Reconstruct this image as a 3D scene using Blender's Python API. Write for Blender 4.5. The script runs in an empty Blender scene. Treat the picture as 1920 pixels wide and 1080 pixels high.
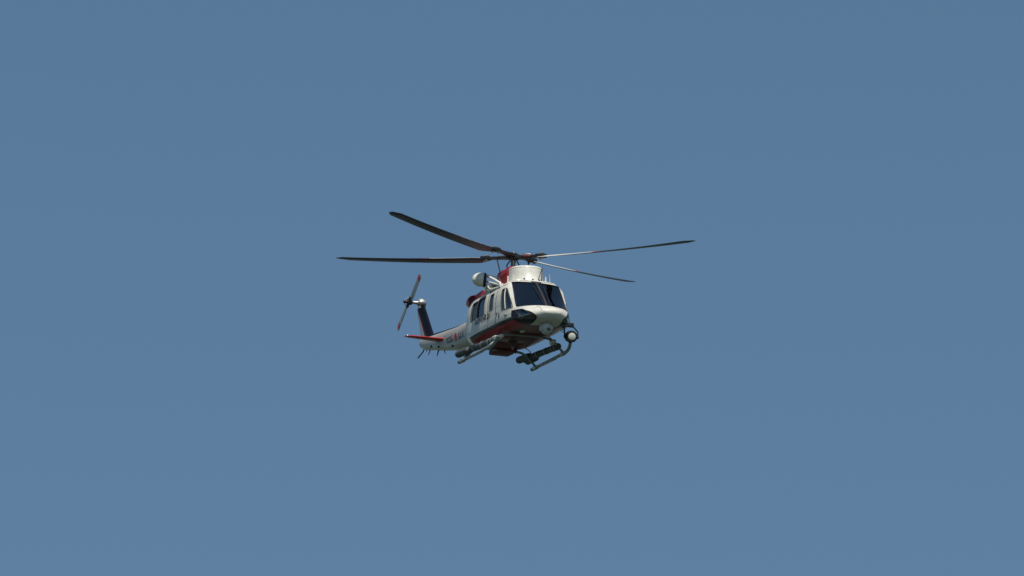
import bpy, bmesh, math, random
from mathutils import Vector, Matrix
from mathutils.bvhtree import BVHTree
random.seed(4)
rad = math.radians
S = bpy.context.scene
C = S.collection

# ------------------------------------------------------------------ camera
CAM_ELEV = rad(19.0)
DIST = 400.0
PX_M = 56.3                                   # photo pixels per metre at the helicopter
cam_d = bpy.data.cameras.new('camera')
cam = bpy.data.objects.new('camera', cam_d)
C.objects.link(cam)
cam.location = (0, 0, 3.0)
cam.rotation_euler = (rad(90) + CAM_ELEV, 0, 0)
cam_d.sensor_width = 36.0
cam_d.lens = PX_M * DIST / 1920 * 36
cam_d.clip_start = 1.0
cam_d.clip_end = 100000
S.camera = cam

# ------------------------------------------------------------------ sky and sun
SUN_EL, SUN_AZ = rad(55), rad(175)            # azimuth from +Y towards +X
w = bpy.data.worlds.new('World'); S.world = w; w.use_nodes = True
nt = w.node_tree
bg = nt.nodes['Background']
sky = nt.nodes.new('ShaderNodeTexSky'); sky.sky_type = 'NISHITA'
sky.sun_disc = False; sky.sun_elevation = SUN_EL; sky.sun_rotation = SUN_AZ
sky.air_density = 1.0; sky.dust_density = 0.2; sky.ozone_density = 4.0; sky.altitude = 0
wb = nt.nodes.new('ShaderNodeMix'); wb.data_type = 'RGBA'; wb.blend_type = 'MULTIPLY'; wb.inputs[0].default_value = 1.0
wb.inputs[7].default_value = (0.96, 1.05, 0.98, 1)          # even white balance of the whole sky
nt.links.new(sky.outputs[0], wb.inputs[6]); nt.links.new(wb.outputs[2], bg.inputs[0]); bg.inputs[1].default_value = 0.076
sun_d = bpy.data.lights.new('sun', 'SUN'); sun_d.energy = 4.3; sun_d.angle = rad(0.53)
sun_d.color = (1.0, 0.95, 0.87)
sun = bpy.data.objects.new('sun', sun_d); C.objects.link(sun)
sdir = Vector((math.sin(SUN_AZ) * math.cos(SUN_EL), math.cos(SUN_AZ) * math.cos(SUN_EL), math.sin(SUN_EL)))
sun.rotation_euler = sdir.to_track_quat('Z', 'Y').to_euler()
sun.location = (0, 0, 300)
S.view_settings.view_transform = 'Standard'
S.view_settings.look = 'None'
S.view_settings.exposure = 0.0
S.view_settings.gamma = 1.0
S.render.filter_size = 1.9

# ------------------------------------------------------------------ materials
class NB:
    """tiny node builder: value expressions as math nodes"""
    def __init__(s, mat): s.t = mat.node_tree
    def n(s, kind): return s.t.nodes.new(kind)
    def m(s, op, a, b=None, c=None):
        x = s.n('ShaderNodeMath'); x.operation = op
        for i, v in enumerate((a, b, c)):
            if v is None: continue
            if isinstance(v, (int, float)): x.inputs[i].default_value = v
            else: s.t.links.new(v, x.inputs[i])
        return x.outputs[0]
    def step(s, v, edge, soft=0.004):           # 0 below edge, 1 above
        x = s.n('ShaderNodeMapRange'); x.clamp = True
        s.t.links.new(s.m('SUBTRACT', v, edge), x.inputs[0])
        x.inputs[1].default_value = -soft; x.inputs[2].default_value = soft
        return x.outputs[0]
    def mix(s, f, a, b):
        x = s.n('ShaderNodeMix'); x.data_type = 'RGBA'
        s.link(f, x.inputs[0]); s.link(a, x.inputs[6]); s.link(b, x.inputs[7])
        return x.outputs[2]
    def link(s, v, sock):
        if isinstance(v, (int, float)): sock.default_value = v
        elif isinstance(v, tuple): sock.default_value = v + (1,)
        else: s.t.links.new(v, sock)
    def xyz(s):
        tc = s.n('ShaderNodeTexCoord'); sp = s.n('ShaderNodeSeparateXYZ')
        s.t.links.new(tc.outputs['Object'], sp.inputs[0])
        return sp.outputs, tc.outputs['Object']
    def noise(s, vec, scale, detail=4, stretch=None):
        if stretch:
            mp = s.n('ShaderNodeMapping'); mp.inputs['Scale'].default_value = stretch
            s.t.links.new(vec, mp.inputs[0]); vec = mp.outputs[0]
        x = s.n('ShaderNodeTexNoise'); x.inputs['Scale'].default_value = scale; x.inputs['Detail'].default_value = detail
        s.t.links.new(vec, x.inputs[0]); return x.outputs[0]

def base_mat(name):
    m = bpy.data.materials.new(name); m.use_nodes = True
    return m, m.node_tree.nodes['Principled BSDF'], NB(m)

def paint(name, col, rough=0.35, metal=0.0, wear=0.12, coat=0.0, scale=6.0):
    m, p, b = base_mat(name)
    _, vec = b.xyz()
    n = b.noise(vec, scale, 6)
    dark = tuple(c * (1 - wear * 2.2) for c in col)
    lite = tuple(min(1, c * (1 + wear)) for c in col)
    b.link(b.mix(n, dark, lite), p.inputs['Base Color'])
    b.link(b.m('MULTIPLY_ADD', n, 0.18, rough - 0.09), p.inputs['Roughness'])
    p.inputs['Metallic'].default_value = metal
    p.inputs['Coat Weight'].default_value = coat
    p.inputs['Coat Roughness'].default_value = 0.12
    return m

WHITE, RED, NAVY = (0.74, 0.72, 0.64), (0.40, 0.016, 0.022), (0.007, 0.009, 0.018)

def livery(name, kind):
    m, p, b = base_mat(name)
    (x, y, z), vec = b.xyz()
    grime = b.noise(vec, 3.0, 6, (0.5, 0.5, 2.0))
    col = b.mix(grime, (WHITE[0] * .82, WHITE[1] * .81, WHITE[2] * .80), WHITE)
    if kind == 'body':
        # oily soot streaks trailing aft on the white paint
        st = b.noise(vec, 2.2, 5, (0.35, 1.0, 5.0))
        col = b.mix(b.m('MULTIPLY', b.step(st, 0.58, 0.12), 0.32), col, (0.25, 0.24, 0.23))
        # red belly field with a rounded aft end and a navy border
        dz = b.m('MAXIMUM', b.m('SUBTRACT', z, 0.22), 0.0)
        dx = b.m('MAXIMUM', b.m('SUBTRACT', -0.95, x), 0.0)
        rr_ = b.m('SQRT', b.m('ADD', b.m('MULTIPLY', dz, dz), b.m('MULTIPLY', dx, dx)))
        front = b.m('SUBTRACT', 1.0, b.step(b.m('MULTIPLY_ADD', b.m('ABSOLUTE', y), 0.30, x), 3.02))
        nav = b.m('MULTIPLY', b.m('SUBTRACT', 1.0, b.step(rr_, 0.265)), front)
        redf = b.m('MULTIPLY', b.m('SUBTRACT', 1.0, b.step(rr_, 0.165)), front)
        col = b.mix(nav, col, NAVY)
        # navy panel that frames the chin windows and runs back to the crew doors
        ay = b.m('ABSOLUTE', y)
        lim = b.m('SUBTRACT', 0.715, b.m('MULTIPLY', b.m('MAXIMUM', b.m('SUBTRACT', 0.80, ay), 0.0), 1.02))
        chin = b.m('MULTIPLY', b.m('SUBTRACT', 1.0, b.step(z, lim)), b.m('MULTIPLY', b.step(ay, 0.455), b.step(x, 2.60)))
        col = b.mix(chin, col, NAVY)
        redc = b.mix(grime, tuple(c * .6 for c in RED), RED)
        low_dark = b.m('SUBTRACT', 1.0, b.step(b.m('MULTIPLY_ADD', st, 0.10, z), 0.285, 0.02))     # red field turns darker toward the bottom of the belly
        redc = b.mix(b.m('MULTIPLY', low_dark, 0.8), redc, (0.030, 0.012, 0.016))
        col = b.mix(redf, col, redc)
    if kind == 'boom':
        # uneven dark grey mixed into the white over the whole boom
        boom_tone = b.noise(vec, 1.6, 6, (0.4, 1.0, 2.5))
        col = b.mix(b.m('MULTIPLY_ADD', boom_tone, 0.5, 0.35), col, (0.16, 0.155, 0.155))
    if kind == 'fin':
        # s: position between leading edge (0) and trailing edge along x, sheared with the sweep
        s = b.m('MULTIPLY_ADD', b.m('SUBTRACT', z, 1.78), 0.806, x)     # = -7.40 on the leading edge
        col = b.mix(b.step(s, -8.06), col, (0.30, 0.04, 0.06))
        col = b.mix(b.step(s, -7.93), col, NAVY)
    b.link(col, p.inputs['Base Color'])
    b.link(b.m('MULTIPLY_ADD', grime, 0.2, 0.50 if kind == 'fin' else 0.30), p.inputs['Roughness'])
    p.inputs['Specular IOR Level'].default_value = 0.12 if kind == 'fin' else 0.28
    p.inputs['Coat Weight'].default_value = 0.0 if kind == 'fin' else 0.05; p.inputs['Coat Roughness'].default_value = 0.15
    return m

M = {}
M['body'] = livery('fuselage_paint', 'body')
M['boom'] = livery('boom_paint', 'boom')
M['fin'] = livery('fin_paint', 'fin')
M['white'] = paint('white_paint', WHITE, 0.36, wear=0.11, coat=0.15)
M['red'] = paint('red_paint', RED, 0.45, wear=0.12)
M['bellyred'] = paint('dark_belly_red', (0.14, 0.012, 0.018), 0.7, wear=0.3)  # darker, duller red for the belly panels and pod
M['maroon'] = paint('maroon_duct', (0.06, 0.006, 0.016), 0.6, wear=0.2)
M['navy'] = paint('navy_paint', NAVY, 0.35, wear=0.2, coat=0.2)
M['black'] = paint('black_rubber', (0.012, 0.012, 0.014), 0.6, wear=0.2)
M['gasket'] = paint('window_gasket', (0.10, 0.085, 0.08), 0.7, wear=0.2)
M['letter'] = paint('letter_paint', (0.018, 0.02, 0.03), 0.4, wear=0.2)
M['letter_red'] = paint('emblem_red', (0.36, 0.03, 0.04), 0.4, wear=0.2)
M['metal'] = paint('bare_metal', (0.45, 0.44, 0.42), 0.38, 0.9, wear=0.2, scale=15)
M['hubmetal'] = paint('rotor_head_metal', (0.055, 0.05, 0.05), 0.5, 0.5, wear=0.35, scale=12)
M['skid'] = paint('skid_paint', (0.26, 0.29, 0.29), 0.4, 0.0, wear=0.25, scale=9)
M['float'] = paint('float_cover', (0.075, 0.085, 0.088), 0.7, wear=0.3, scale=14)
M['bladedark'] = paint('blade_dark', (0.042, 0.052, 0.078), 0.5, wear=0.25, scale=3)
M['bladegrey'] = paint('blade_grey', (0.06, 0.07, 0.08), 0.5, wear=0.2, scale=3)
M['interior'] = paint('interior_trim', (0.03, 0.03, 0.034), 0.8, wear=0.2)
M['seat'] = paint('seat_fabric', (0.26, 0.26, 0.28), 0.9, wear=0.2)
M['panelgrey'] = paint('instrument_panel', (0.035, 0.033, 0.033), 0.6, wear=0.1)
M['turret'] = paint('turret_paint', (0.50, 0.52, 0.50), 0.4, wear=0.1)
M['lens'] = paint('lamp_lens', (0.62, 0.64, 0.56), 0.25, wear=0.04, coat=0.6, scale=30)
M['exhaust'] = paint('exhaust_steel', (0.16, 0.12, 0.10), 0.5, 0.8, wear=0.4, scale=10)

def glass_mat(name, tint):
    m = bpy.data.materials.new(name); m.use_nodes = True
    t = m.node_tree; t.nodes.remove(t.nodes['Principled BSDF']); out = t.nodes['Material Output']
    tr = t.nodes.new('ShaderNodeBsdfTransparent'); tr.inputs[0].default_value = tint + (1,)
    gl = t.nodes.new('ShaderNodeBsdfGlossy'); gl.inputs['Roughness'].default_value = 0.03
    gl.inputs[0].default_value = (0.95, 0.97, 1, 1)
    fr = t.nodes.new('ShaderNodeFresnel'); fr.inputs[0].default_value = 2.3
    mx = t.nodes.new('ShaderNodeMixShader')
    t.links.new(fr.outputs[0], mx.inputs[0]); t.links.new(tr.outputs[0], mx.inputs[1])
    t.links.new(gl.outputs[0], mx.inputs[2]); t.links.new(mx.outputs[0], out.inputs[0])
    return m
M['glass'] = glass_mat('tinted_glass', (0.50, 0.54, 0.58))

# ------------------------------------------------------------------ mesh helpers
def new_obj(name, me, mats, parent):
    o = bpy.data.objects.new(name, me); C.objects.link(o)
    if mats is not None and not me.materials:
        for k in (mats if isinstance(mats, (list, tuple)) else [mats]): me.materials.append(M[k])
    o.parent = parent
    return o

def finish(bm, name, mats, parent, angle=40, smooth=True):
    me = bpy.data.meshes.new(name)
    bmesh.ops.recalc_face_normals(bm, faces=bm.faces)
    bm.to_mesh(me); bm.free()
    if smooth:
        for p in me.polygons: p.use_smooth = True
        me.set_sharp_from_angle(angle=rad(angle))
    return new_obj(name, me, mats, parent)

def add_box(bm, c, size, rot=None, bevel=0.0):
    r = bmesh.ops.create_cube(bm, size=1.0)
    vs = r['verts']
    bmesh.ops.scale(bm, vec=size, verts=vs)
    if bevel:
        es = list({e for v in vs for e in v.link_edges})
        b = bmesh.ops.bevel(bm, geom=es, offset=bevel, segments=2, affect='EDGES', profile=0.6)
        vs = list({v for f in b['faces'] for v in f.verts} | {v for v in vs if v.is_valid})
    if rot is not None: bmesh.ops.rotate(bm, cent=(0, 0, 0), matrix=rot, verts=vs)
    bmesh.ops.translate(bm, vec=c, verts=vs)
    return vs

def frame_of(d):
    d = Vector(d).normalized()
    a = Vector((0, 0, 1)) if abs(d.z) < 0.9 else Vector((1, 0, 0))
    u = d.cross(a).normalized(); v = d.cross(u).normalized()
    return d, u, v

def add_rings(bm, rings, cap=True):
    vv = [[bm.verts.new(p) for p in r] for r in rings]
    n = len(rings[0])
    for a, b in zip(vv, vv[1:]):
        for i in range(n):
            bm.faces.new((a[i], a[(i + 1) % n], b[(i + 1) % n], b[i]))
    if cap:
        bm.faces.new(vv[0]); bm.faces.new(vv[-1])
    return vv

def add_tube(bm, pts, r, n=12, cap=True):
    pts = [Vector(p) for p in pts]
    rs = r if isinstance(r, (list, tuple)) else [r] * len(pts)
    rings = []; u = None
    for i, p in enumerate(pts):
        d = (pts[min(i + 1, len(pts) - 1)] - pts[max(i - 1, 0)]).normalized()
        if u is None: _, u, v = frame_of(d)
        u = (u - d * u.dot(d)).normalized(); v = d.cross(u)
        rings.append([p + (u * math.cos(t) + v * math.sin(t)) * rs[i] for t in [2 * math.pi * k / n for k in range(n)]])
    add_rings(bm, rings, cap)

def smooth_path(pts, k=6):
    """Catmull-Rom through pts"""
    pts = [Vector(p) for p in pts]; out = []
    for i in range(len(pts) - 1):
        p0, p1, p2, p3 = pts[max(i - 1, 0)], pts[i], pts[i + 1], pts[min(i + 2, len(pts) - 1)]
        for j in range(k):
            t = j / k
            out.append(0.5 * ((2 * p1) + (p2 - p0) * t + (2 * p0 - 5 * p1 + 4 * p2 - p3) * t * t + (3 * p1 - p0 - 3 * p2 + p3) * t ** 3))
    out.append(pts[-1]); return out

def add_lathe(bm, o, d, prof, n=24):
    """prof: list of (distance along d, radius)"""
    d, u, v = frame_of(d); o = Vector(o)
    rings = [[o + d * a + (u * math.cos(t) + v * math.sin(t)) * max(r, 1e-4) for t in [2 * math.pi * k / n for k in range(n)]] for a, r in prof]
    add_rings(bm, rings)

def tube(name, pts, r, mat, parent, n=12):
    bm = bmesh.new(); add_tube(bm, pts, r, n); return finish(bm, name, mat, parent)
def lathe(name, o, d, prof, mat, parent, n=24, angle=40):
    bm = bmesh.new(); add_lathe(bm, o, d, prof, n); return finish(bm, name, mat, parent, angle)
def box(name, c, size, mat, parent, rot=None, bevel=0.01):
    bm = bmesh.new(); add_box(bm, c, size, rot, bevel); return finish(bm, name, mat, parent, 35)

def pchip(tab, x):
    """monotone cubic through rows (x, a, b, ...), ascending x"""
    xs = [r[0] for r in tab]
    if x <= xs[0]: return tab[0][1:]
    if x >= xs[-1]: return tab[-1][1:]
    i = max(k for k in range(len(xs) - 1) if xs[k] <= x)
    h = xs[i + 1] - xs[i]; t = (x - xs[i]) / h; out = []
    def slope(k, c):
        if k == 0: return (tab[1][c] - tab[0][c]) / (xs[1] - xs[0])
        if k == len(xs) - 1: return (tab[k][c] - tab[k - 1][c]) / (xs[k] - xs[k - 1])
        a = (tab[k][c] - tab[k - 1][c]) / (xs[k] - xs[k - 1]); b = (tab[k + 1][c] - tab[k][c]) / (xs[k + 1] - xs[k])
        return 0 if a * b <= 0 else 2 * a * b / (a + b)
    for c in range(1, len(tab[0])):
        m0, m1 = slope(i, c), slope(i + 1, c); y0, y1 = tab[i][c], tab[i + 1][c]
        out.append((2 * t ** 3 - 3 * t * t + 1) * y0 + (t ** 3 - 2 * t * t + t) * h * m0 + (-2 * t ** 3 + 3 * t * t) * y1 + (t ** 3 - t * t) * h * m1)
    return out

def section(x, p, n=96):
    wd, zb, zm, zt, nu, nl = p
    ring = []
    for k in range(n):
        a = 2 * math.pi * k / n
        c, s = math.cos(a), math.sin(a)
        e = nu if s >= 0 else nl
        y = wd * math.copysign(abs(c) ** (2 / e), c)
        z = zm + (zt - zm if s >= 0 else zm - zb) * math.copysign(abs(s) ** (2 / e), s)
        ring.append(Vector((x, y, z)))
    return ring

def loft_bm(tab, xs, n=96, shrink=None):
    bm = bmesh.new(); rings = []
    for x in xs:
        p = list(pchip(tab, x))
        if shrink: p = [p[0] - shrink, p[1] + shrink * 1.5, p[2], p[3] - shrink, p[4], p[5]]
        rings.append(section(x, p, n))
    add_rings(bm, rings)
    bmesh.ops.recalc_face_normals(bm, faces=bm.faces)
    return bm

def lin(a, b, n): return [a + (b - a) * i / (n - 1) for i in range(n)]

# ------------------------------------------------------------------ setting
bm = bmesh.new()
bmesh.ops.create_grid(bm, x_segments=1, y_segments=1, size=30000)
me = bpy.data.meshes.new('ground'); bm.to_mesh(me); bm.free()
mgr, p, b = base_mat('ground_cover')
_, vec = b.xyz()
b.link(b.mix(b.noise(vec, 0.02, 6), (0.016, 0.030, 0.022), (0.04, 0.055, 0.042)), p.inputs['Base Color'])
p.inputs['Roughness'].default_value = 0.95
me.materials.append(mgr)
ground = bpy.data.objects.new('ground', me); C.objects.link(ground); ground['kind'] = 'structure'

# ------------------------------------------------------------------ helicopter root
# heading, pitch and bank as flown, in view axes: right, up, toward the viewer
ce, se = math.cos(CAM_ELEV), math.sin(CAM_ELEV)
AX = Matrix((Vector((1, 0, 0)), Vector((0, -se, ce)), Vector((0, -ce, -se)))).transposed()   # columns: right, up, toward viewer
fx = Vector((0.357, 0.190, 0.915)).normalized()
fy = Vector((0.934, -0.096, -0.345)); fy = (fy - fx * fy.dot(fx)).normalized()
fz = fx.cross(fy)
BODY = Matrix((fx, fy, fz)).transposed()           # body -> view axes
ROT = AX @ BODY
HUB = Vector((0, 0, 3.15))
view_dir = AX @ Vector((0, 0, -1))
hub_world = cam.location + view_dir * DIST + AX @ Vector(((963 - 960) / PX_M, (540 - 481) / PX_M, 0))
heli = bpy.data.objects.new('helicopter', None); C.objects.link(heli)
heli.matrix_world = Matrix.Translation(hub_world - ROT @ HUB) @ ROT.to_4x4()
heli.empty_display_size = 2
heli['label'] = 'white and red coast guard helicopter with navy stripe flying in clear blue sky'
heli['category'] = 'helicopter'

# ------------------------------------------------------------------ fuselage shell
FUS = [  # x, half width, bottom, waist, top, upper roundness, lower roundness
    (-3.05, .40, .72, 1.22, 1.66, 2.4, 2.4),
    (-2.5, .66, .50, 1.08, 1.80, 2.8, 2.6),
    (-2.0, .88, .36, .95, 1.90, 3.2, 3.0),
    (-1.5, 1.04, .27, .87, 1.96, 3.5, 3.6),
    (-1.0, 1.115, .23, .82, 1.98, 3.6, 4.0),
    (0.0, 1.13, .22, .80, 1.99, 3.6, 4.2),
    (1.4, 1.13, .22, .80, 1.99, 3.6, 4.2),
    (1.9, 1.105, .22, .79, 1.97, 3.6, 4.0),
    (2.08, 1.09, .22, .78, 1.92, 3.6, 3.8),
    (2.22, 1.075, .22, .72, 1.80, 3.2, 3.6),
    (2.5, 1.03, .22, .60, 1.56, 2.3, 3.4),
    (2.75, .98, .22, .53, 1.33, 1.95, 3.2),
    (3.0, .90, .22, .50, 1.09, 1.85, 3.0),
    (3.2, .81, .225, .49, .89, 1.85, 2.8),
    (3.28, .765, .235, .49, .83, 1.9, 2.7),
    (3.45, .645, .265, .49, .80, 1.95, 2.4),
    (3.6, .50, .31, .50, .745, 2.0, 2.2),
    (3.72, .33, .38, .54, .68, 2.1, 2.0),
    (3.79, .18, .45, .53, .61, 2.0, 2.0),
    (3.815, .07, .50, .53, .56, 2.0, 2.0)]
xs = lin(-3.05, -1.0, 22) + lin(-.9, 1.9, 15) + lin(2.0, 3.18, 25) + lin(3.2, 3.30, 5) + lin(3.34, 3.72, 16) + lin(3.74, 3.815, 6)
outer = loft_bm(FUS, xs)
BVH = BVHTree.FromBMesh(outer)
def proj(o, d):
    h = BVH.ray_cast(Vector(o), Vector(d).normalized())
    if h[0] is None:
        q = BVH.find_nearest(Vector(o) + Vector(d).normalized() * (Vector(o).length)); return q[0], q[1]
    return h[0], (h[1] if h[1].dot(Vector(d)) < 0 else -h[1])
def side(sg): return lambda a, b: proj((a, sg * 4, b), (0, -sg, 0))      # (x, z) seen from the side
def front(a, b): return proj((8, a, b), (-1, 0, 0))                      # (y, z) seen from ahead

def round_poly(poly, r, seg=3, m=6):
    """rounded corners, then edges subdivided: same count for every polygon with the same corner number"""
    poly = [Vector(p) for p in poly]; n = len(poly); pts = []
    for i in range(n):
        a, b_, c = poly[i - 1], poly[i], poly[(i + 1) % n]
        ra = min(r, (a - b_).length * .4, (c - b_).length * .4)
        s, e = b_ + (a - b_).normalized() * ra, b_ + (c - b_).normalized() * ra
        for k in range(seg + 1):
            t = k / seg
            pts.append(s * (1 - t) ** 2 + b_ * 2 * t * (1 - t) + e * t * t)
        nx = poly[(i + 1) % n]; d = poly[(i + 2) % n]
        rb = min(r, (nx - b_).length * .4, (d - nx).length * .4)
        e2 = nx + (b_ - nx).normalized() * rb
        for k in range(1, m): pts.append(e.lerp(e2, k / m))
    return pts
def grow(poly, g):
    """offset every edge outward by g (convex outline)"""
    poly = [Vector(p) for p in poly]; n = len(poly)
    area = sum(poly[i].x * poly[(i + 1) % n].y - poly[(i + 1) % n].x * poly[i].y for i in range(n))
    sg = 1 if area > 0 else -1; out = []
    for i in range(n):
        d1 = (poly[i] - poly[i - 1]).normalized(); d2 = (poly[(i + 1) % n] - poly[i]).normalized()
        n1, n2 = Vector((d1.y, -d1.x)) * sg, Vector((d2.y, -d2.x)) * sg
        k = (n1 + n2) / max(0.3, 1 + n1.dot(n2)); out.append(poly[i] + k * g)
    return out

def ring_patch(name, inner, outerp, pf, off, mat, parent, K=4, skirt=0.02):
    bm = bmesh.new(); rows = []
    for k in range(K + 1):
        t = k / K; row = []
        for a, b_ in zip(inner, outerp):
            q = a.lerp(b_, t); h, nn = pf(q.x, q.y); row.append(h + nn * off)
        rows.append(row)
    def down(loop):
        r = []
        for q in loop:
            h, nn = pf(q.x, q.y); r.append(h - nn * skirt)
        return r
    rows = [down(inner)] + rows + [down(outerp)]
    add_rings(bm, rows, cap=False)
    return finish(bm, name, mat, parent, 35)

def pane(name, loop, pf, off, mat, parent, K=6):
    bm = bmesh.new(); cen = sum(loop, Vector((0, 0))) / len(loop); rows = []
    for k in range(1, K + 1):
        row = []
        for q in loop:
            q2 = cen.lerp(q, k / K); h, nn = pf(q2.x, q2.y); row.append(h + nn * off)
        rows.append(row)
    add_rings(bm, rows, cap=False)
    h, nn = pf(cen.x, cen.y); cv = bm.verts.new(h + nn * off); bm.verts.ensure_lookup_table()
    n = len(loop)
    for i in range(n): bm.faces.new((cv, bm.verts[i], bm.verts[(i + 1) % n]))
    return finish(bm, name, mat, parent, 60)

# window outlines
WS = [(.035, 1.825), (.83, 1.80), (.90, .815), (.50, .835), (.035, .855)]              # windshield half (y, z)
CHIN = [(.945, .70), (.79, .70), (.68, .50), (.47, .355), (.50, .285), (.74, .30), (.925, .395)]     # chin window (y, z)
CREW = [(1.90, .84), (1.81, 1.57), (2.12, 1.56), (2.62, .81)]                           # crew door window (x, z)
PANEL = [(.82, 1.01), (.82, 1.57), (1.16, 1.57), (1.18, 1.01)]
SLIDE_F = [(-.30, 1.0), (-.29, 1.61), (.34, 1.61), (.36, 1.0)]
SLIDE_A = [(-.90, 1.0), (-.86, 1.58), (-.42, 1.60), (-.42, 1.0)]

def prism(loop, axis, lo, hi):
    bm = bmesh.new()
    def P(q, c): return (c, q.x, q.y) if axis == 'x' else (q.x, c, q.y)
    add_rings(bm, [[P(q, lo) for q in loop], [P(q, hi) for q in loop]])
    bmesh.ops.recalc_face_normals(bm, faces=bm.faces)
    return bm

shell_me = bpy.data.meshes.new('fuselage'); outer.to_mesh(shell_me); outer.free()
shell_me.materials.append(M['body']); shell_me.materials.append(M['interior'])
fus = bpy.data.objects.new('fuselage', shell_me); C.objects.link(fus)
cutters = []
def add_cutter(bm):
    me = bpy.data.meshes.new('cutter'); bm.to_mesh(me); bm.free()
    me.materials.append(M['body']); me.materials.append(M['interior'])
    for p_ in me.polygons: p_.material_index = 1
    o = bpy.data.objects.new('cutter', me); C.objects.link(o); cutters.append(o)
    md = fus.modifiers.new('cut', 'BOOLEAN'); md.operation = 'DIFFERENCE'; md.solver = 'EXACT'; md.object = o
add_cutter(loft_bm(FUS, lin(-1.4, 1.9, 20) + lin(2.0, 3.42, 32), 64, 0.045))
for sg in (-1, 1):
    mir = lambda poly: [(sg * a, b_) for a, b_ in poly]
    add_cutter(prism(round_poly(mir(WS), .05), 'x', 2.06, 5))
    add_cutter(prism(round_poly(mir(CHIN), .04), 'x', 2.66, 5))
    for W_ in (CREW, PANEL, SLIDE_F, SLIDE_A):
        add_cutter(prism(round_poly(W_, .06), 'y', min(sg * .7, sg * 3), max(sg * .7, sg * 3)))
dg = bpy.context.evaluated_depsgraph_get()
cut_me = bpy.data.meshes.new_from_object(fus.evaluated_get(dg))
cut_me.name = 'fuselage'
bpy.data.objects.remove(fus)
for o in cutters: bpy.data.objects.remove(o)
for p_ in cut_me.polygons: p_.use_smooth = True
cut_me.set_sharp_from_angle(angle=rad(35))
fus = new_obj('fuselage', cut_me, None, heli)

# panes, gaskets, doors
for sg in (-1, 1):
    mir = lambda poly: [(sg * a, b_) for a, b_ in poly]
    pane('windshield', round_poly(grow(mir(WS), .012), .05), front, -.014, 'glass', fus, 10)
    ring_patch('windshield_gasket', round_poly(grow(mir(WS), -.010), .045), round_poly(grow(mir(WS), .010), .06), front, .005, 'black', fus, 2)
    pane('chin_window', round_poly(grow(mir(CHIN), .010), .04), front, -.012, 'glass', fus, 6)
    ring_patch('chin_window_frame', round_poly(grow(mir(CHIN), -.012), .035), round_poly(grow(mir(CHIN), .014), .05), front, .005, 'black', fus, 2)
    pf = side(sg)
    doors = [('crew_door', CREW, [(1.44, .49), (1.44, 1.70), (2.15, 1.66), (2.72, .52)]),
             ('hinged_door', PANEL, [(.66, .49), (.66, 1.70), (1.38, 1.70), (1.38, .49)])]
    for nm, W_, outl in doors:
        d = ring_patch(nm, round_poly(W_, .06), round_poly(outl, .09), pf, .010, 'body', heli, 5)
        pane('window_pane', round_poly(grow(W_, .01), .06), pf, -.012, 'glass', d, 5)
        ring_patch('window_gasket', round_poly(grow(W_, -.010), .05), round_poly(grow(W_, .012), .07), pf, .016, 'gasket', d, 1)
        if nm == 'crew_door':
            rows = []
            bm = bmesh.new()
            pts = []
            for t in lin(0, 1, 8):
                q = Vector((2.03, 1.565)).lerp(Vector((2.20, .835)), t); h, nn = pf(q.x, q.y); pts.append(h + nn * .004)
            add_tube(bm, pts, .015, 8); finish(bm, 'window_divider', 'white', d)
            for hx, hz, ln in ((1.55, .78, .10), (1.74, .70, .16)):
                h, nn = pf(hx, hz)
                box('door_handle', h + nn * .02, (.035, .03, ln), 'black', d, bevel=.008)
            h, nn = pf(2.25, .62)
            box('foot_step', h + nn * .03, (.18, .06, .03), 'metal', d, bevel=.01)
        else:
            h, nn = pf(.74, .80); box('door_handle', h + nn * .02, (.05, .03, .03), 'black', d, bevel=.008)
    # sliding cabin door: one panel, two windows
    dA = [(-1.02, .49), (-.98, 1.70), (-.36, 1.71), (-.36, .49)]
    dF = [(-.36, .49), (-.36, 1.71), (.60, 1.71), (.61, .49)]
    d = ring_patch('sliding_door', round_poly(SLIDE_F, .06), round_poly(dF, .02), pf, .020, 'body', heli, 5)
    d2 = ring_patch('sliding_door_panel', round_poly(SLIDE_A, .06), round_poly(dA, .02), pf, .020, 'body', d, 5)
    for W_ in (SLIDE_F, SLIDE_A):
        pane('window_pane', round_poly(grow(W_, .01), .06), pf, -.010, 'glass', d, 5)
        ring_patch('window_gasket', round_poly(grow(W_, -.012), .05), round_poly(grow(W_, .028), .08), pf, .027, 'gasket', d, 1)
    h, nn = pf(.50, .95); box('door_handle', h + nn * .035, (.10, .03, .035), 'black', d, bevel=.01)
    # door rail along the roof edge and sill
    for z_, nm in ((1.735, 'door_rail'), (.47, 'door_sill')):
        pts = []
        for x_ in lin(-2.0 if z_ > 1 else -1.05, .64, 14):
            h, nn = pf(x_, z_); pts.append(h + nn * .012)
        tube(nm, pts, .018, 'metal' if z_ > 1 else 'gasket', fus, 8)
    for x_ in (1.41, .635):
        pts = []
        for z_ in lin(.50, 1.70, 14):
            h, nn = pf(x_, z_); pts.append(h + nn * .002)
        tube('door_seam', pts, .012, 'black', fus, 6)
    # rain gutter above the doors
    pts = []
    for x_ in lin(.66, 2.0, 12):
        h, nn = pf(x_, 1.745); pts.append(h + nn * .004)
    tube('rain_gutter', pts, .014, 'white', fus, 8)

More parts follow.
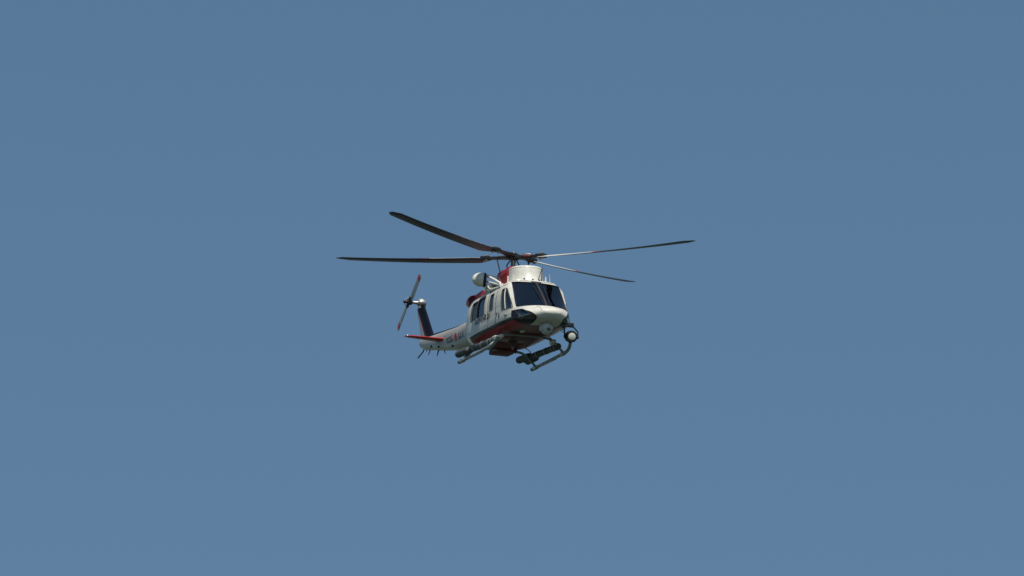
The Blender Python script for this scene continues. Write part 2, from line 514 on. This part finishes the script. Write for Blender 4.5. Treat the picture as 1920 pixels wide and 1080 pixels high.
# centre post and wipers
pts = []
for t in lin(0, 1, 10):
    h, nn = front(0, 1.85 + (.84 - 1.85) * t); pts.append(h + nn * -.020)
tube('windshield_post', pts, .042, 'black', fus, 8)
for sg in (-1, 1):
    h0, n0 = front(sg * .10, .82)
    a = []
    for t in lin(0, 1, 7):
        h, nn = front(sg * (.10 + .05 * t), .86 + .5 * t); a.append(h + nn * .03)
    wp = tube('wiper_arm', [h0 + n0 * .02] + a, .010, 'black', heli, 6)
    a = []
    for t in lin(0, 1, 7):
        h, nn = front(sg * (.13 + .05 * t), 1.15 + .5 * t); a.append(h + nn * .016)
    tube('wiper_blade', a, .011, 'black', wp, 6)
# nose split line and side seams (thin raised lap strips)
a = []
for z_ in lin(.81, .57, 9):
    h, nn = front(-.36, z_); a.append(h + nn * .001)
tube('nose_seam', a, .007, 'gasket', fus, 6)
for sg in (1,):
    a = []
    for z_ in lin(.78, .62, 7):
        h, nn = front(sg * .50, z_); a.append(h + nn * .001)
    tube('nose_seam', a, .006, 'gasket', fus, 6)
# roof edge visor above the windshield
a = []
for y_ in lin(-.80, .80, 23):
    h, nn = front(y_, 1.875 - .02 * (y_ / .80) ** 4); a.append(h + nn * .004)
tube('roof_visor', a, .022, 'white', fus, 8)

# interior
box('cabin_floor', (.65, 0, .40), (3.6, 1.6, .05), 'interior', fus)
gs = box('instrument_panel', (2.62, 0, .72), (.2, 1.35, .36), 'panelgrey', heli, bevel=.05)
bm = bmesh.new()
rings = []
for y_ in lin(-.72, .72, 15):
    zc = .90 - .10 * (y_ / .72) ** 2
    rings.append([Vector((2.42, y_, zc)), Vector((2.48, y_, zc + .035)), Vector((2.72, y_, zc + .0)), Vector((2.92, y_, zc - .09)), Vector((2.92, y_, zc - .12)), Vector((2.47, y_, zc - .03))])
add_rings(bm, rings); finish(bm, 'glare_shield', 'panelgrey', gs, 50)
box('center_console', (2.25, 0, .60), (.9, .30, .34), 'panelgrey', fus, bevel=.03)
for sg in (-1, 1):
    s_ = box('crew_seat', (1.75, sg * .52, .72), (.50, .48, .14), 'seat', heli, bevel=.05)
    box('seat_back', (1.50, sg * .52, 1.10), (.14, .48, .74), 'seat', s_, rot=Matrix.Rotation(rad(-8), 3, 'Y'), bevel=.05)
    box('headrest', (1.42, sg * .52, 1.53), (.10, .26, .18), 'seat', s_, bevel=.04)
    box('seat_base', (1.75, sg * .52, .53), (.36, .36, .24), 'interior', s_, bevel=.02)
    tube('cyclic_stick', [(2.25, sg * .52, .45), (2.3, sg * .52, .72), (2.2, sg * .52, .92)], .018, 'black', fus, 8)
box('overhead_panel', (1.9, 0, 1.82), (.6, .36, .08), 'panelgrey', fus, bevel=.02)
box('cabin_bench', (-.75, 0, .72), (.5, 1.8, .14), 'seat', fus, bevel=.04)
box('cabin_bulkhead', (-1.22, 0, 1.08), (.04, 1.7, 1.36), 'interior', fus)

# ------------------------------------------------------------------ lettering
def text_mesh(text):
    cu = bpy.data.curves.new('txt', 'FONT'); cu.body = text; cu.size = 1.0; cu.resolution_u = 3; cu.offset = 0.022
    o = bpy.data.objects.new('txt', cu); C.objects.link(o)
    me = bpy.data.meshes.new_from_object(o.evaluated_get(bpy.context.evaluated_depsgraph_get()))
    bpy.data.objects.remove(o)
    return me
def xspan(me): return min(v.co.x for v in me.vertices), max(v.co.x for v in me.vertices)
def lettering(text, x0, x1, zc, height, pf, off, mat, parent, name='letter'):
    lo, hi = xspan(text_mesh(text)); cap = 0.70
    for i, ch in enumerate(text):
        me = text_mesh(ch); end = xspan(text_mesh(text[:i + 1]))[1]; sh = end - xspan(me)[1]
        for v in me.vertices:
            x = x0 + (v.co.x + sh - lo) / (hi - lo) * (x1 - x0); z = zc + (v.co.y - cap / 2) / cap * height
            h, nn = pf(x, z); v.co = h + nn * off
        me.name = name; me.materials.clear()
        new_obj(name, me, mat, parent)
lettering('GÜVENLİK', -.47, 1.02, .855, .155, side(-1), .027, 'letter', fus)
def flip(pf, c): return lambda x, z: pf(2 * c - x, z)
lettering('GÜVENLİK', -.47, 1.02, .855, .155, flip(side(1), .275), .027, 'letter', fus)

# ------------------------------------------------------------------ tail boom
BOOM = [(-8.62, .10, 1.72, 1.82, 1.93, 2.2, 2.2), (-8.45, .15, 1.60, 1.77, 1.94, 2.4, 2.2), (-7.3, .20, 1.34, 1.60, 1.86, 2.5, 2.3),
        (-6.0, .27, 1.08, 1.42, 1.76, 2.6, 2.4), (-4.5, .35, .84, 1.25, 1.67, 2.6, 2.4), (-3.03, .405, .70, 1.20, 1.65, 2.4, 2.4)]
bb = loft_bm(BOOM, lin(-8.62, -3.03, 40), 48)
BOOM_BVH = BVHTree.FromBMesh(bb)
boom = finish(bb, 'tail_boom', 'boom', heli)
def bside(sg):
    def f(x, z):
        h = BOOM_BVH.ray_cast(Vector((x, sg * 3, z)), Vector((0, -sg, 0)))
        return (h[0], h[1] if h[1].y * sg > 0 else -h[1]) if h[0] else (Vector((x, sg * .3, z)), Vector((0, sg, 0)))
    return f
bm = bmesh.new()
rings = []
for x_ in lin(-7.5, -2.9, 20):
    zt = pchip(BOOM, x_)[3] if x_ < -3.03 else 1.65
    hw = .095
    rings.append([Vector((x_, hw * math.cos(t), zt - .035 + .105 * math.sin(t))) for t in lin(0, math.pi, 10)] + [Vector((x_, -hw, zt - .08)), Vector((x_, hw, zt - .08))])
add_rings(bm, rings); finish(bm, 'drive_shaft_cover', 'navy', boom, 50)
for sg in (-1, 1):
    pf = bside(sg)
    g = pf if sg < 0 else flip(pf, -4.5)
    lettering('TCSG', -5.42, -4.74, 1.25, .20, g, .018, 'letter', boom)
    lettering('511', -4.12, -3.60, 1.17, .20, g, .018, 'letter', boom)
    cx, cz = -4.42, 1.21
    for r0, r1, mt, dz in ((.105, .15, 'letter_red', .010), (.0, .07, 'letter_red', .012)):
        loop = [Vector((cx + math.cos(t) * r1, cz + math.sin(t) * r1)) for t in lin(0, 2 * math.pi, 29)[:-1]]
        if r0 == 0: pane('emblem', loop, g, dz, mt, boom, 2)
        else:
            inn = [Vector((cx + math.cos(t) * r0, cz + math.sin(t) * r0)) for t in lin(0, 2 * math.pi, 29)[:-1]]
            ring_patch('emblem_ring', inn, loop, g, dz, mt, boom, 1, skirt=.004)
# joint band where boom meets fuselage
bm = bmesh.new()
rings = []
for x_, k in ((-3.10, 1.0), (-3.09, 1.02), (-3.0, 1.02), (-2.99, 1.0)):
    p_ = list(pchip(FUS, x_)) if x_ > -3.05 else list(pchip(BOOM, x_))
    p_[0] *= k; p_[1] -= (k - 1) * .5; p_[3] += (k - 1) * .5
    rings.append(section(x_, p_, 48))
add_rings(bm, rings, cap=False); finish(bm, 'boom_joint', 'white', boom)
# antennas and tail bumper under the boom
tube('tail_bumper', smooth_path([(-8.3, 0, 1.66), (-8.5, 0, 1.52), (-8.85, 0, 1.42), (-9.0, 0, 1.40)]), .022, 'black', boom, 8)
def blade_antenna(name, x, y, z, h, ch, lean, parent, mat='black', up=-1):
    bm = bmesh.new(); rings = []
    for t in lin(0, 1, 5):
        c = ch * (1 - .55 * t); cx = x - lean * t; th = .014 * (1 - .4 * t)
        rings.append([Vector((cx + c / 2 * math.cos(a), y + th * math.sin(a), z + up * h * t)) for a in lin(0, 2 * math.pi, 11)[:-1]])
    add_rings(bm, rings); return finish(bm, name, mat, parent)
for x_, h_, ch_, le in ((-7.65, .17, .14, .22), (-6.85, .20, .18, .16), (-6.35, .17, .09, -.14), (-4.95, .17, .10, -.06), (-8.0, .08, .12, .06)):
    blade_antenna('antenna', x_, -.04, pchip(BOOM, x_)[1] + .04, h_, ch_, le, boom)
for x_ in (-7.2, -6.4, -4.9):
    h, nn = bside(-1)(x_, pchip(BOOM, x_)[1] + .12); box('antenna_mount', h, (.16, .05, .07), 'black', boom, bevel=.01)

# ------------------------------------------------------------------ fin and stabiliser
def airfoil(n=12, thick=.12):
    """closed loop of (chord 0..1 from leading edge, thickness)"""
    up = []
    for k in range(n + 1):
        c = .5 * (1 - math.cos(math.pi * k / n))
        t = 5 * thick * (.2969 * c ** .5 - .126 * c - .3516 * c * c + .2843 * c ** 3 - .1036 * c ** 4)
        up.append((c, t))
    return up + [(c, -t) for c, t in reversed(up[1:-1])]
bm = bmesh.new(); rings = []
for t in lin(0, 1, 8):
    le = Vector((-7.40, 0, 1.78)).lerp(Vector((-8.52, 0, 3.17)), t); te = Vector((-8.55, 0, 1.66)).lerp(Vector((-9.18, 0, 3.12)), t)
    rings.append([le.lerp(te, c) + Vector((0, th * (le - te).length, 0)) for c, th in airfoil(10, .14)])
add_rings(bm, rings); fin = finish(bm, 'vertical_fin', 'fin', heli, 60)
bm = bmesh.new()
add_lathe(bm, (-8.80, .02, 3.26), (0, -1, 0), [(-.14, .05), (-.12, .13), (.05, .15), (.12, .11), (.18, .06), (.36, .045)], 20)
gb = finish(bm, 'tail_gearbox', 'metal', heli)
lathe('gearbox_cap', (-8.80, 0, 3.18), (0, 0, 1), [(-.10, .09), (.0, .11), (.12, .13), (.2, .10), (.23, .03)], 'turret', gb, 18)

for sg in (-1, 1):
    bm = bmesh.new(); rings = []
    for t in lin(0, 1, 8):
        y_ = sg * (.20 + 1.27 * t); le = -5.76 - .16 * t; ch = .82 - .26 * t
        if t == 1: le -= .05; ch -= .10
        z_ = 1.42 + .03 * t
        rings.append([Vector((le - c * ch, y_, z_ + th * ch + .05 * c)) for c, th in airfoil(10, .13)])
    add_rings(bm, rings); st = finish(bm, 'stabilizer', 'red', heli, 60)
    lathe('position_light', (-6.05, sg * 1.45, 1.47), (0, sg, 0), [(0, .03), (.04, .028), (.06, .01)], 'metal', st, 10)

# ------------------------------------------------------------------ tail rotor
TR = Vector((-8.80, -.42, 3.26))
trh = lathe('tail_rotor_hub', TR, (0, -1, 0), [(-.10, .05), (-.06, .10), (.06, .11), (.10, .06), (.20, .05), (.24, .02)], 'hubmetal', heli, 18)
def blade_mesh(name, r0, r1, chord, twist0, twist1, mats, thick=.12, tip_taper=.35, cone=0., nseg=30, root_cut=.35):
    """blade along +X, leading edge +Y, up +Z; material index by span position and side"""
    bm = bmesh.new(); loop = airfoil(8, thick); n = len(loop); rows = []
    rr = sorted(set(lin(r0, r1, nseg) + lin(r1 - tip_taper, r1, 5)))
    for r in rr:
        t = (r - r0) / (r1 - r0); ch = chord
        if r < r0 + root_cut: ch = chord * (.45 + .55 * (r - r0) / root_cut)
        sw = 0
        if r > r1 - tip_taper:
            q = (r - r1 + tip_taper) / tip_taper; ch = chord * (1 - .62 * q); sw = -chord * .12 * q
        a = rad(twist0 + (twist1 - twist0) * t); z0 = cone * (r - r0) + .0045 * (r - r0) ** 2 * (1 if cone else 0)
        row = []
        for c, th in loop:
            yy = (.25 - c) * ch + sw; zz = th * ch
            row.append(bm.verts.new((r, yy * math.cos(a) - zz * math.sin(a), z0 + yy * math.sin(a) + zz * math.cos(a))))
        rows.append(row)
    for j, (A, B) in enumerate(zip(rows, rows[1:])):
        rm = (rr[j] + rr[j + 1]) / 2
        for i in range(n):
            f = bm.faces.new((A[i], A[(i + 1) % n], B[(i + 1) % n], B[i]))
            f.material_index = mats(rm / r1, i < 8)
    f = bm.faces.new(rows[0]); f.material_index = mats(0, False)
    f = bm.faces.new(rows[-1]); f.material_index = mats(1, False)
    bmesh.ops.recalc_face_normals(bm, faces=bm.faces)
    me = bpy.data.meshes.new(name); bm.to_mesh(me); bm.free()
    for p_ in me.polygons: p_.use_smooth = True
    me.set_sharp_from_angle(angle=rad(60))
    return me
tbm = blade_mesh('tail_rotor_blade', .12, 1.31, .26, 6, 2, lambda t, u: 1 if .80 < t < .93 else 0, .12, .06, nseg=14, root_cut=.2)
for k in ('skid', 'red'): tbm.materials.append(M[k])
for q in range(2):
    ang = rad(38 + 180 * q)
    rad_dir = Vector((math.cos(ang), 0, math.sin(ang))); ax = Vector((0, -1, 0)); le = ax.cross(rad_dir)
    o = bpy.data.objects.new('tail_rotor_blade', tbm); C.objects.link(o); o.parent = trh
    o.matrix_local = Matrix.Translation(TR + ax * .02) @ Matrix((rad_dir, le, ax)).transposed().to_4x4()
    bm = bmesh.new(); add_box(bm, TR + rad_dir * .14 + ax * .02, (.22, .07, .09), Matrix((rad_dir, le, ax)).transposed(), .02)
    finish(bm, 'blade_grip', 'hubmetal', trh)
    tube('pitch_link', [TR + ax * .20 + rad_dir * .05, TR + ax * .06 + rad_dir * .16 + le * .08], .012, 'metal', trh, 6)

# ------------------------------------------------------------------ pylon fairing and engine cowling
def plan_ring(z, xc, ax_, by, xb, n=48):
    """plan outline: half ellipse ahead, straight sides back to xb"""
    pts = [Vector((xc + ax_ * math.cos(t), by * math.sin(t), z)) for t in lin(-math.pi / 2, math.pi / 2, n)]
    return pts + [Vector((xb, by, z)), Vector((xb, -by, z))]
bm = bmesh.new()
add_rings(bm, [plan_ring(z_, 1.22, a_, b_, .92) for z_, a_, b_ in
    ((1.90, .72, .575), (1.99, .69, .565), (2.04, .655, .55), (2.3, .60, .545), (2.44, .565, .54), (2.475, .55, .53), (2.50, .52, .50), (2.505, .40, .40))])
pyl = finish(bm, 'pylon_fairing', 'white', heli, 45)
bm = bmesh.new()
add_rings(bm, [plan_ring(z_, 1.22, a_, b_, 1.0) for z_, a_, b_ in ((2.425, .570, .541), (2.43, .573, .545), (2.445, .571, .545), (2.45, .565, .541))], cap=False)
finish(bm, 'fairing_lip', 'white', pyl)
ENG = [(-3.0, .30, 1.66, 1.85, 2.05, 2.2, 2.5), (-2.85, .48, 1.64, 1.90, 2.18, 2.3, 2.8), (-2.4, .60, 1.70, 1.96, 2.30, 2.5, 3), (-1.4, .61, 1.80, 2.02, 2.36, 2.6, 3), (-.4, .58, 1.80, 2.04, 2.38, 2.6, 3), (.1, .56, 1.80, 2.04, 2.36, 2.6, 3)]
eng = finish(loft_bm(ENG, lin(-3.0, -2.8, 6) + lin(-2.7, .1, 20), 48), 'engine_cowling', 'red', heli)
bm = bmesh.new(); rings = []
for z_, k in ((1.9, 1.0), (2.2, 1.0), (2.36, .985), (2.46, .965), (2.53, .93), (2.565, .87), (2.575, .75)):
    x0, x1, hw = -.22 + (1 - k) * .7, 1.05, .555 * (1 - (1 - k) * .9)
    rings.append([Vector((x0, -hw + .08, z_)), Vector((x0 + .1, -hw, z_)), Vector((x1, -hw, z_)), Vector((x1, hw, z_)), Vector((x0 + .1, hw, z_)), Vector((x0, hw - .08, z_))])
add_rings(bm, rings); cw = finish(bm, 'transmission_cowling', 'red', heli, 45)
for sg in (-1, 1):
    for k in range(7):
        box('louver_slat', (.52, sg * .555, 2.10 + k * .045), (.66, .022, .012), 'red', cw, rot=Matrix.Rotation(sg * rad(-25), 3, 'X'), bevel=.004)
    tube('exhaust_pipe', [(-2.5, sg * .22, 2.12), (-2.8, sg * .22, 2.24), (-3.1, sg * .22, 2.28)], [.14, .14, .13], 'exhaust', eng, 16)
    sc_ = lathe('oil_cooler_scoop', (-2.25, sg * .59, 1.99), (1, sg * .12, 0), [(-.7, .02), (-.4, .12), (-.05, .18), (.12, .185), (.15, .178), (.15, .160), (.02, .15)], 'red', heli, 24)
    lathe('scoop_throat', (-2.25, sg * .59, 1.99), (1, sg * .12, 0), [(.03, .15), (.10, .149), (.11, .02)], 'maroon', sc_, 20)

# roof furniture
roofz = 1.985
for x_, y_, h_, r_ in ((1.45, -.73, .20, .030), (1.75, -.66, .20, .030), (1.95, .42, .18, .032)):
    tube('roof_antenna', [(x_, y_, 1.75), (x_, y_, 1.95 + h_ * .9)], [r_, r_ * .8], 'white', heli, 10)
tube('roof_whip', [(1.95, .58, 1.8), (1.93, .56, 2.22)], [.011, .006], 'white', heli, 6)
wc = blade_antenna('wire_cutter', 1.95, .27, 1.95, .46, .10, -.05, heli, 'gasket', 1)
tube('cutter_brace', [(1.98, .27, 2.38), (1.84, .19, 1.98)], .014, 'gasket', wc, 8)
for y_ in (-.35, -.05, .18):
    box('roof_fitting', (1.98, y_, 1.965), (.05, .05, .06), 'black', heli, bevel=.01)
# roof walkway shoulders beside the pylon
for sg in (-1, 1):
    box('roof_step', (.3, sg * .82, 1.975), (1.2, .28, .05), 'white', heli, bevel=.015)

# ------------------------------------------------------------------ main rotor
Pv = Vector((339, 15, 224.7)).normalized(); Qv = Vector((224, -65, -333.5)).normalized()
B_inv = BODY.transposed()
e1 = (B_inv @ Pv).normalized(); e2 = B_inv @ Qv; e2 = (e2 - e1 * e2.dot(e1)).normalized(); e3 = e1.cross(e2)
RB = Matrix((e1, e2, e3)).transposed()           # rotor frame -> body
hub = lathe('rotor_hub', HUB, e3, [(-.13, .07), (-.12, .15), (-.03, .16), (.03, .16), (.10, .14), (.12, .06)], 'hubmetal', heli, 24)
def blade_mat_index(t, top):
    if not top: return 0
    if t < .46: return 1
    if t < .50: return 2
    return 3
mbm = blade_mesh('rotor_blade', 1.02, 7.2, .46, 15, 3, blade_mat_index, .11, .32, cone=.017, nseg=44, root_cut=.5)
for k in ('bladedark', 'white', 'red', 'bladegrey'): mbm.materials.append(M[k])
for q in range(4):
    a = q * math.pi / 2
    r_ = (e1 * math.cos(a) + e2 * math.sin(a)); t_ = e3.cross(r_)
    F = Matrix((r_, t_, e3)).transposed()
    o = bpy.data.objects.new('rotor_blade', mbm); C.objects.link(o); o.parent = hub
    lvl = .035 if q % 2 else -.035
    base = HUB + e3 * lvl
    o.matrix_local = Matrix.Translation(base) @ F.to_4x4()
    # flexing yoke arm, grip, damper, horn, link
    bm = bmesh.new(); rings = []
    for r, wd, th in ((.05, .16, .06), (.30, .15, .055), (.55, .085, .05), (.85, .075, .05), (1.15, .10, .05)):
        c = base + r_ * r + e3 * (.015 * r); rings.append([c + t_ * sx * wd + e3 * sz * th for sx, sz in ((-1, -1), (-1, .6), (-.6, 1), (.6, 1), (1, .6), (1, -1))])
    add_rings(bm, rings); finish(bm, 'yoke_arm', 'hubmetal', hub, 30)
    bm = bmesh.new()
    add_box(bm, base + r_ * 1.10 + e3 * .02, (.34, .25, .13), F, .03)
    g_ = finish(bm, 'blade_grip', 'black', hub)
    for br, bt in ((1.02, .07), (1.18, -.05)):
        lathe('grip_bolt', base + r_ * br + t_ * bt - e3 * .10, e3, [(0, .04), (.02, .05), (.22, .05), (.24, .03)], 'metal', hub, 12)
    lathe('lag_damper', base + r_ * .42 - t_ * .13 + e3 * .05, r_, [(0, .03), (.03, .06), (.30, .06), (.34, .03), (.42, .025)], 'metal' if q in (0, 2) else 'hubmetal', hub, 14)
    bm = bmesh.new(); add_box(bm, base + r_ * .52 + t_ * .16 - e3 * .02, (.10, .26, .06), F, .015); finish(bm, 'pitch_horn', 'hubmetal', hub)
    tube('pitch_link', [base + r_ * .50 + t_ * .26 - e3 * .02, HUB - e3 * .58 + r_ * .36 + t_ * .20], .020, 'hubmetal', hub, 8)
    tube('drive_link', [HUB - e3 * .14 + r_ * .13, HUB - e3 * .30 + r_ * .20 + t_ * .08, HUB - e3 * .52 + r_ * .18], .022, 'black', hub, 8)
mast = lathe('rotor_mast', HUB, -e3, [(0, .075), (.30, .075), (.34, .085), (.80, .09)], 'metal', heli, 20)
lathe('swashplate', HUB - e3 * .54, e3, [(-.05, .30), (-.03, .38), (.03, .38), (.05, .24), (.14, .13)], 'hubmetal', mast, 28)
lathe('hub_cap', HUB + e3 * .11, e3, [(0, .08), (.05, .07), (.07, .03)], 'metal', hub, 16)

# ------------------------------------------------------------------ rescue hoist
hp = Vector((.20, -1.13, 2.20))
hd = Vector((-.42, -.86, .10)).normalized()
hoist = lathe('rescue_hoist', hp, hd, [(-.09, .10), (-.085, .20), (-.055, .25), (-.03, .25)], 'black', heli, 28)
lathe('drum_cover', hp, hd, [(-.035, .243), (.04, .243), (.14, .235), (.22, .21), (.30, .165), (.36, .10), (.38, .01)], 'white', hoist, 28, 60)
roof_a, roof_b, roof_c = Vector((1.40, -.95, 1.76)), Vector((.62, -.98, 1.74)), Vector((.15, -.98, 1.74))
tube('hoist_arm', [hp - hd * .08 + Vector((0, .02, .16)), Vector((.9, -.98, 2.08)), Vector((1.36, -.96, 1.88)), roof_a], .046, 'white', hoist, 10)
tube('hoist_arm', [hp - hd * .12 + Vector((.02, 0, -.05)), Vector((.75, -1.02, 2.0)), roof_a + Vector((-.05, -.02, .06))], .036, 'white', hoist, 10)
tube('hoist_strut', [hp - hd * .10 + Vector((.05, 0, -.16)), roof_b + Vector((0, -.03, .06)), roof_a + Vector((0, -.02, -.02))], .045, 'white', hoist, 10)
tube('hoist_strut', [hp - hd * .10 + Vector((0, .0, -.18)), roof_c + Vector((0, -.02, 0))], .04, 'white', hoist, 10)
tube('hoist_strut', [Vector((.62, -1.02, 2.02)), roof_b], .034, 'white', hoist, 10)
box('hoist_bracket', (1.40, -.97, 1.78), (.16, .10, .12), 'white', hoist, bevel=.02)
box('hoist_bracket', (.30, -.98, 1.76), (.50, .08, .09), 'metal', hoist, bevel=.02)
tube('hydraulic_line', smooth_path([(.25, -1.06, 2.36), (.7, -.94, 2.24), (1.1, -.92, 2.10), (1.45, -.94, 1.84)]), .014, 'gasket', hoist, 8)

# ------------------------------------------------------------------ sensor turret under the nose
tc = Vector((3.20, .0, .09))
tur = lathe('sensor_turret', tc, (0, 0, 1), [(-.21, .01), (-.20, .06), (-.17, .12), (-.11, .17), (-.03, .197), (.04, .20), (.09, .195), (.10, .15), (.22, .15)], 'turret', heli, 32, 60)
fwd = Vector((1, .15, -.12)).normalized()
lathe('turret_window', tc + fwd * .150 + Vector((0, 0, -.01)), fwd, [(0, .075), (.045, .075), (.05, .06), (.05, .001)], 'glass', tur, 20)
for sg in (-1, 1):
    lathe('turret_ear', tc + Vector((0, sg * .17, .0)), (0, sg, 0), [(0, .12), (.03, .12), (.045, .08)], 'turret', tur, 20)

# ------------------------------------------------------------------ searchlight on the left
sc = Vector((2.18, 1.28, .13))
sf = Vector((.93, -.12, -.16)).normalized()
sl = lathe('searchlight', sc, sf, [(-.34, .02), (-.33, .11), (-.28, .17), (-.10, .20), (.06, .20), (.12, .185), (.125, .13), (.09, .12)], 'black', heli, 28)
lathe('lamp_lens', sc, sf, [(.06, .125), (.128, .124), (.14, .10), (.145, .01)], 'lens', sl, 28, 60)
_, su, sv = frame_of(sf)
tube('lamp_yoke', [sc + Vector((0, -.23, .0)), sc + Vector((-.02, -.24, .26)), sc + Vector((-.05, -.12, .36)), sc + Vector((-.05, .10, .34)), sc + Vector((0, .23, .18)), sc + Vector((0, .235, .0))], .026, 'black', sl, 8)
for sg in (-1, 1):
    lathe('yoke_pivot', sc + Vector((0, sg * .19, 0)), (0, sg, 0), [(0, .06), (.06, .06), (.07, .02)], 'black', sl, 14)
box('lamp_motor', sc + Vector((-.06, -.02, .40)), (.16, .22, .14), 'black', sl, bevel=.03)
tube('lamp_bracket', [sc + Vector((-.06, -.05, .44)), (2.25, 1.0, .58), (2.3, .88, .45)], .035, 'black', sl, 8)
tube('lamp_bracket', [sc + Vector((-.05, -.22, .20)), (2.3, .90, .32)], .02, 'black', sl, 8)
tube('lamp_cable', smooth_path([sc + sf * -.3, sc + Vector((-.35, -.1, .18)), (1.9, .95, .38)]), .012, 'black', sl, 6)

# ------------------------------------------------------------------ landing gear
for sg in (-1, 1):
    pts = [(-1.42, sg * 1.30, -.30), (-.5, sg * 1.30, -.305), (.6, sg * 1.30, -.305), (1.45, sg * 1.30, -.30), (1.68, sg * 1.30, -.295), (1.88, sg * 1.30, -.25), (2.02, sg * 1.295, -.17), (2.09, sg * 1.29, -.07)]
    sk = tube('skid', smooth_path(pts, 5), .055, 'skid', heli, 14)
    lathe('end_cap', (-1.42, sg * 1.30, -.30), (-1, 0, 0), [(-.02, .062), (.04, .062), (.06, .03)], 'black', sk, 14)
    for x_ in (1.42, -1.12):
        lathe('skid_saddle', (x_, sg * 1.30, -.30), (1, 0, 0), [(-.12, .066), (-.11, .075), (.11, .075), (.12, .066)], 'metal', sk, 14)
    box('wear_plate', (.1, sg * 1.30, -.358), (1.3, .06, .012), 'metal', sk, bevel=.003)
    # emergency float packs: long roll plus double rear lobe
    def capsule(a, b_, r, n=18):
        a, b_ = Vector(a), Vector(b_); L = (b_ - a).length; e = r * 1.1
        prof = [(0, .02), (e * .25, r * .62), (e * .6, r * .88), (e, r)]
        k = 14
        for i in range(1, k): prof.append((e + (L - 2 * e) * i / k, r * (1 + .045 * math.sin(i * 2.4))))
        return a, b_ - a, prof + [(L - e, r), (L - e * .6, r * .88), (L - e * .25, r * .62), (L, .02)]
    y_ = sg * 1.13
    fl = lathe('float_pack', *capsule((-1.35, y_, .06), (1.28, y_, -.06), .105), 'float', heli, 18, 50)
    lathe('float_end', *capsule((1.18, y_, -.05), (1.50, y_, -.07), .115), 'float', fl, 18, 50)
    lathe('float_lobe', *capsule((-2.25, y_ - .05 * sg, .13), (-1.05, y_ - .05 * sg, .07), .12), 'float', fl, 18, 50)
    lathe('float_lobe', *capsule((-1.85, y_ + .11 * sg, .03), (-.80, y_ + .09 * sg, .0), .12), 'float', fl, 18, 50)
    for x_ in (-1.7, -1.12, -.45, .3, .95, 1.25):
        zc = .06 - .12 * (x_ + 1.35) / 2.63
        lathe('float_strap', (x_, y_, zc), (1, 0, -.045), [(-.03, .108), (-.028, .116), (.028, .116), (.03, .108)], 'skid', fl, 18)
    for x_ in (1.2, -.9):
        tube('inflation_hose', smooth_path([(x_, sg * .80, .30), (x_ + .05, sg * .98, .17), (x_ - .04, sg * 1.08, .05)]), .014, 'black', fl, 6)
    # inflation bottles with bright round ends
    for x_, yy in ((1.62, .93), (1.38, 1.03)):
        lathe('gas_bottle', (x_ - .42, sg * yy, .08), (1, 0, -.04), [(0, .03), (.02, .055), (.06, .066), (.34, .066), (.39, .055), (.42, .03), (.43, .01)], 'white', fl, 16)
for x_ in (1.42, -1.12):
    pts = [(x_, -1.30, -.27), (x_, -1.16, -.13), (x_, -.92, .08), (x_, -.70, .16), (x_, -.3, .18), (x_, .3, .18), (x_, .70, .16), (x_, .92, .08), (x_, 1.16, -.13), (x_, 1.30, -.27)]
    tube('cross_tube', smooth_path(pts, 5), .042, 'skid', heli, 12)

# ------------------------------------------------------------------ belly details
hk = lathe('cargo_hook', (.1, 0, .25), (0, 0, -1), [(0, .16), (.05, .16), (.07, .09), (.16, .07), (.18, .03)], 'gasket', heli, 18)
tube('hook_ring', [(.1 + .07 * math.cos(t), 0, .03 + .07 * math.sin(t)) for t in lin(0, 2 * math.pi, 17)], .016, 'metal', hk, 6)
blade_antenna('belly_antenna', 2.2, .2, .25, .20, .16, .08, heli)
blade_antenna('belly_antenna', .9, -.3, .25, .16, .14, .06, heli)
blade_antenna('belly_antenna', -.7, .45, .26, .22, .18, .10, heli)
lathe('beacon', (-1.2, 0, .27), (0, 0, -1), [(0, .07), (.03, .07), (.08, .05), (.10, .01)], 'red', heli, 14)
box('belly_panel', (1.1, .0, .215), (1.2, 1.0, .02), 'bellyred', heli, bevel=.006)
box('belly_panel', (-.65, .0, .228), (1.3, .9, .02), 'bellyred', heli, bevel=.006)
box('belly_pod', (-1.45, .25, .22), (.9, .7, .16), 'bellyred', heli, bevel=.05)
lathe('landing_lamp', (1.9, -.35, .235), (.3, 0, -1), [(0, .09), (.04, .09), (.05, .02)], 'lens', heli, 16)
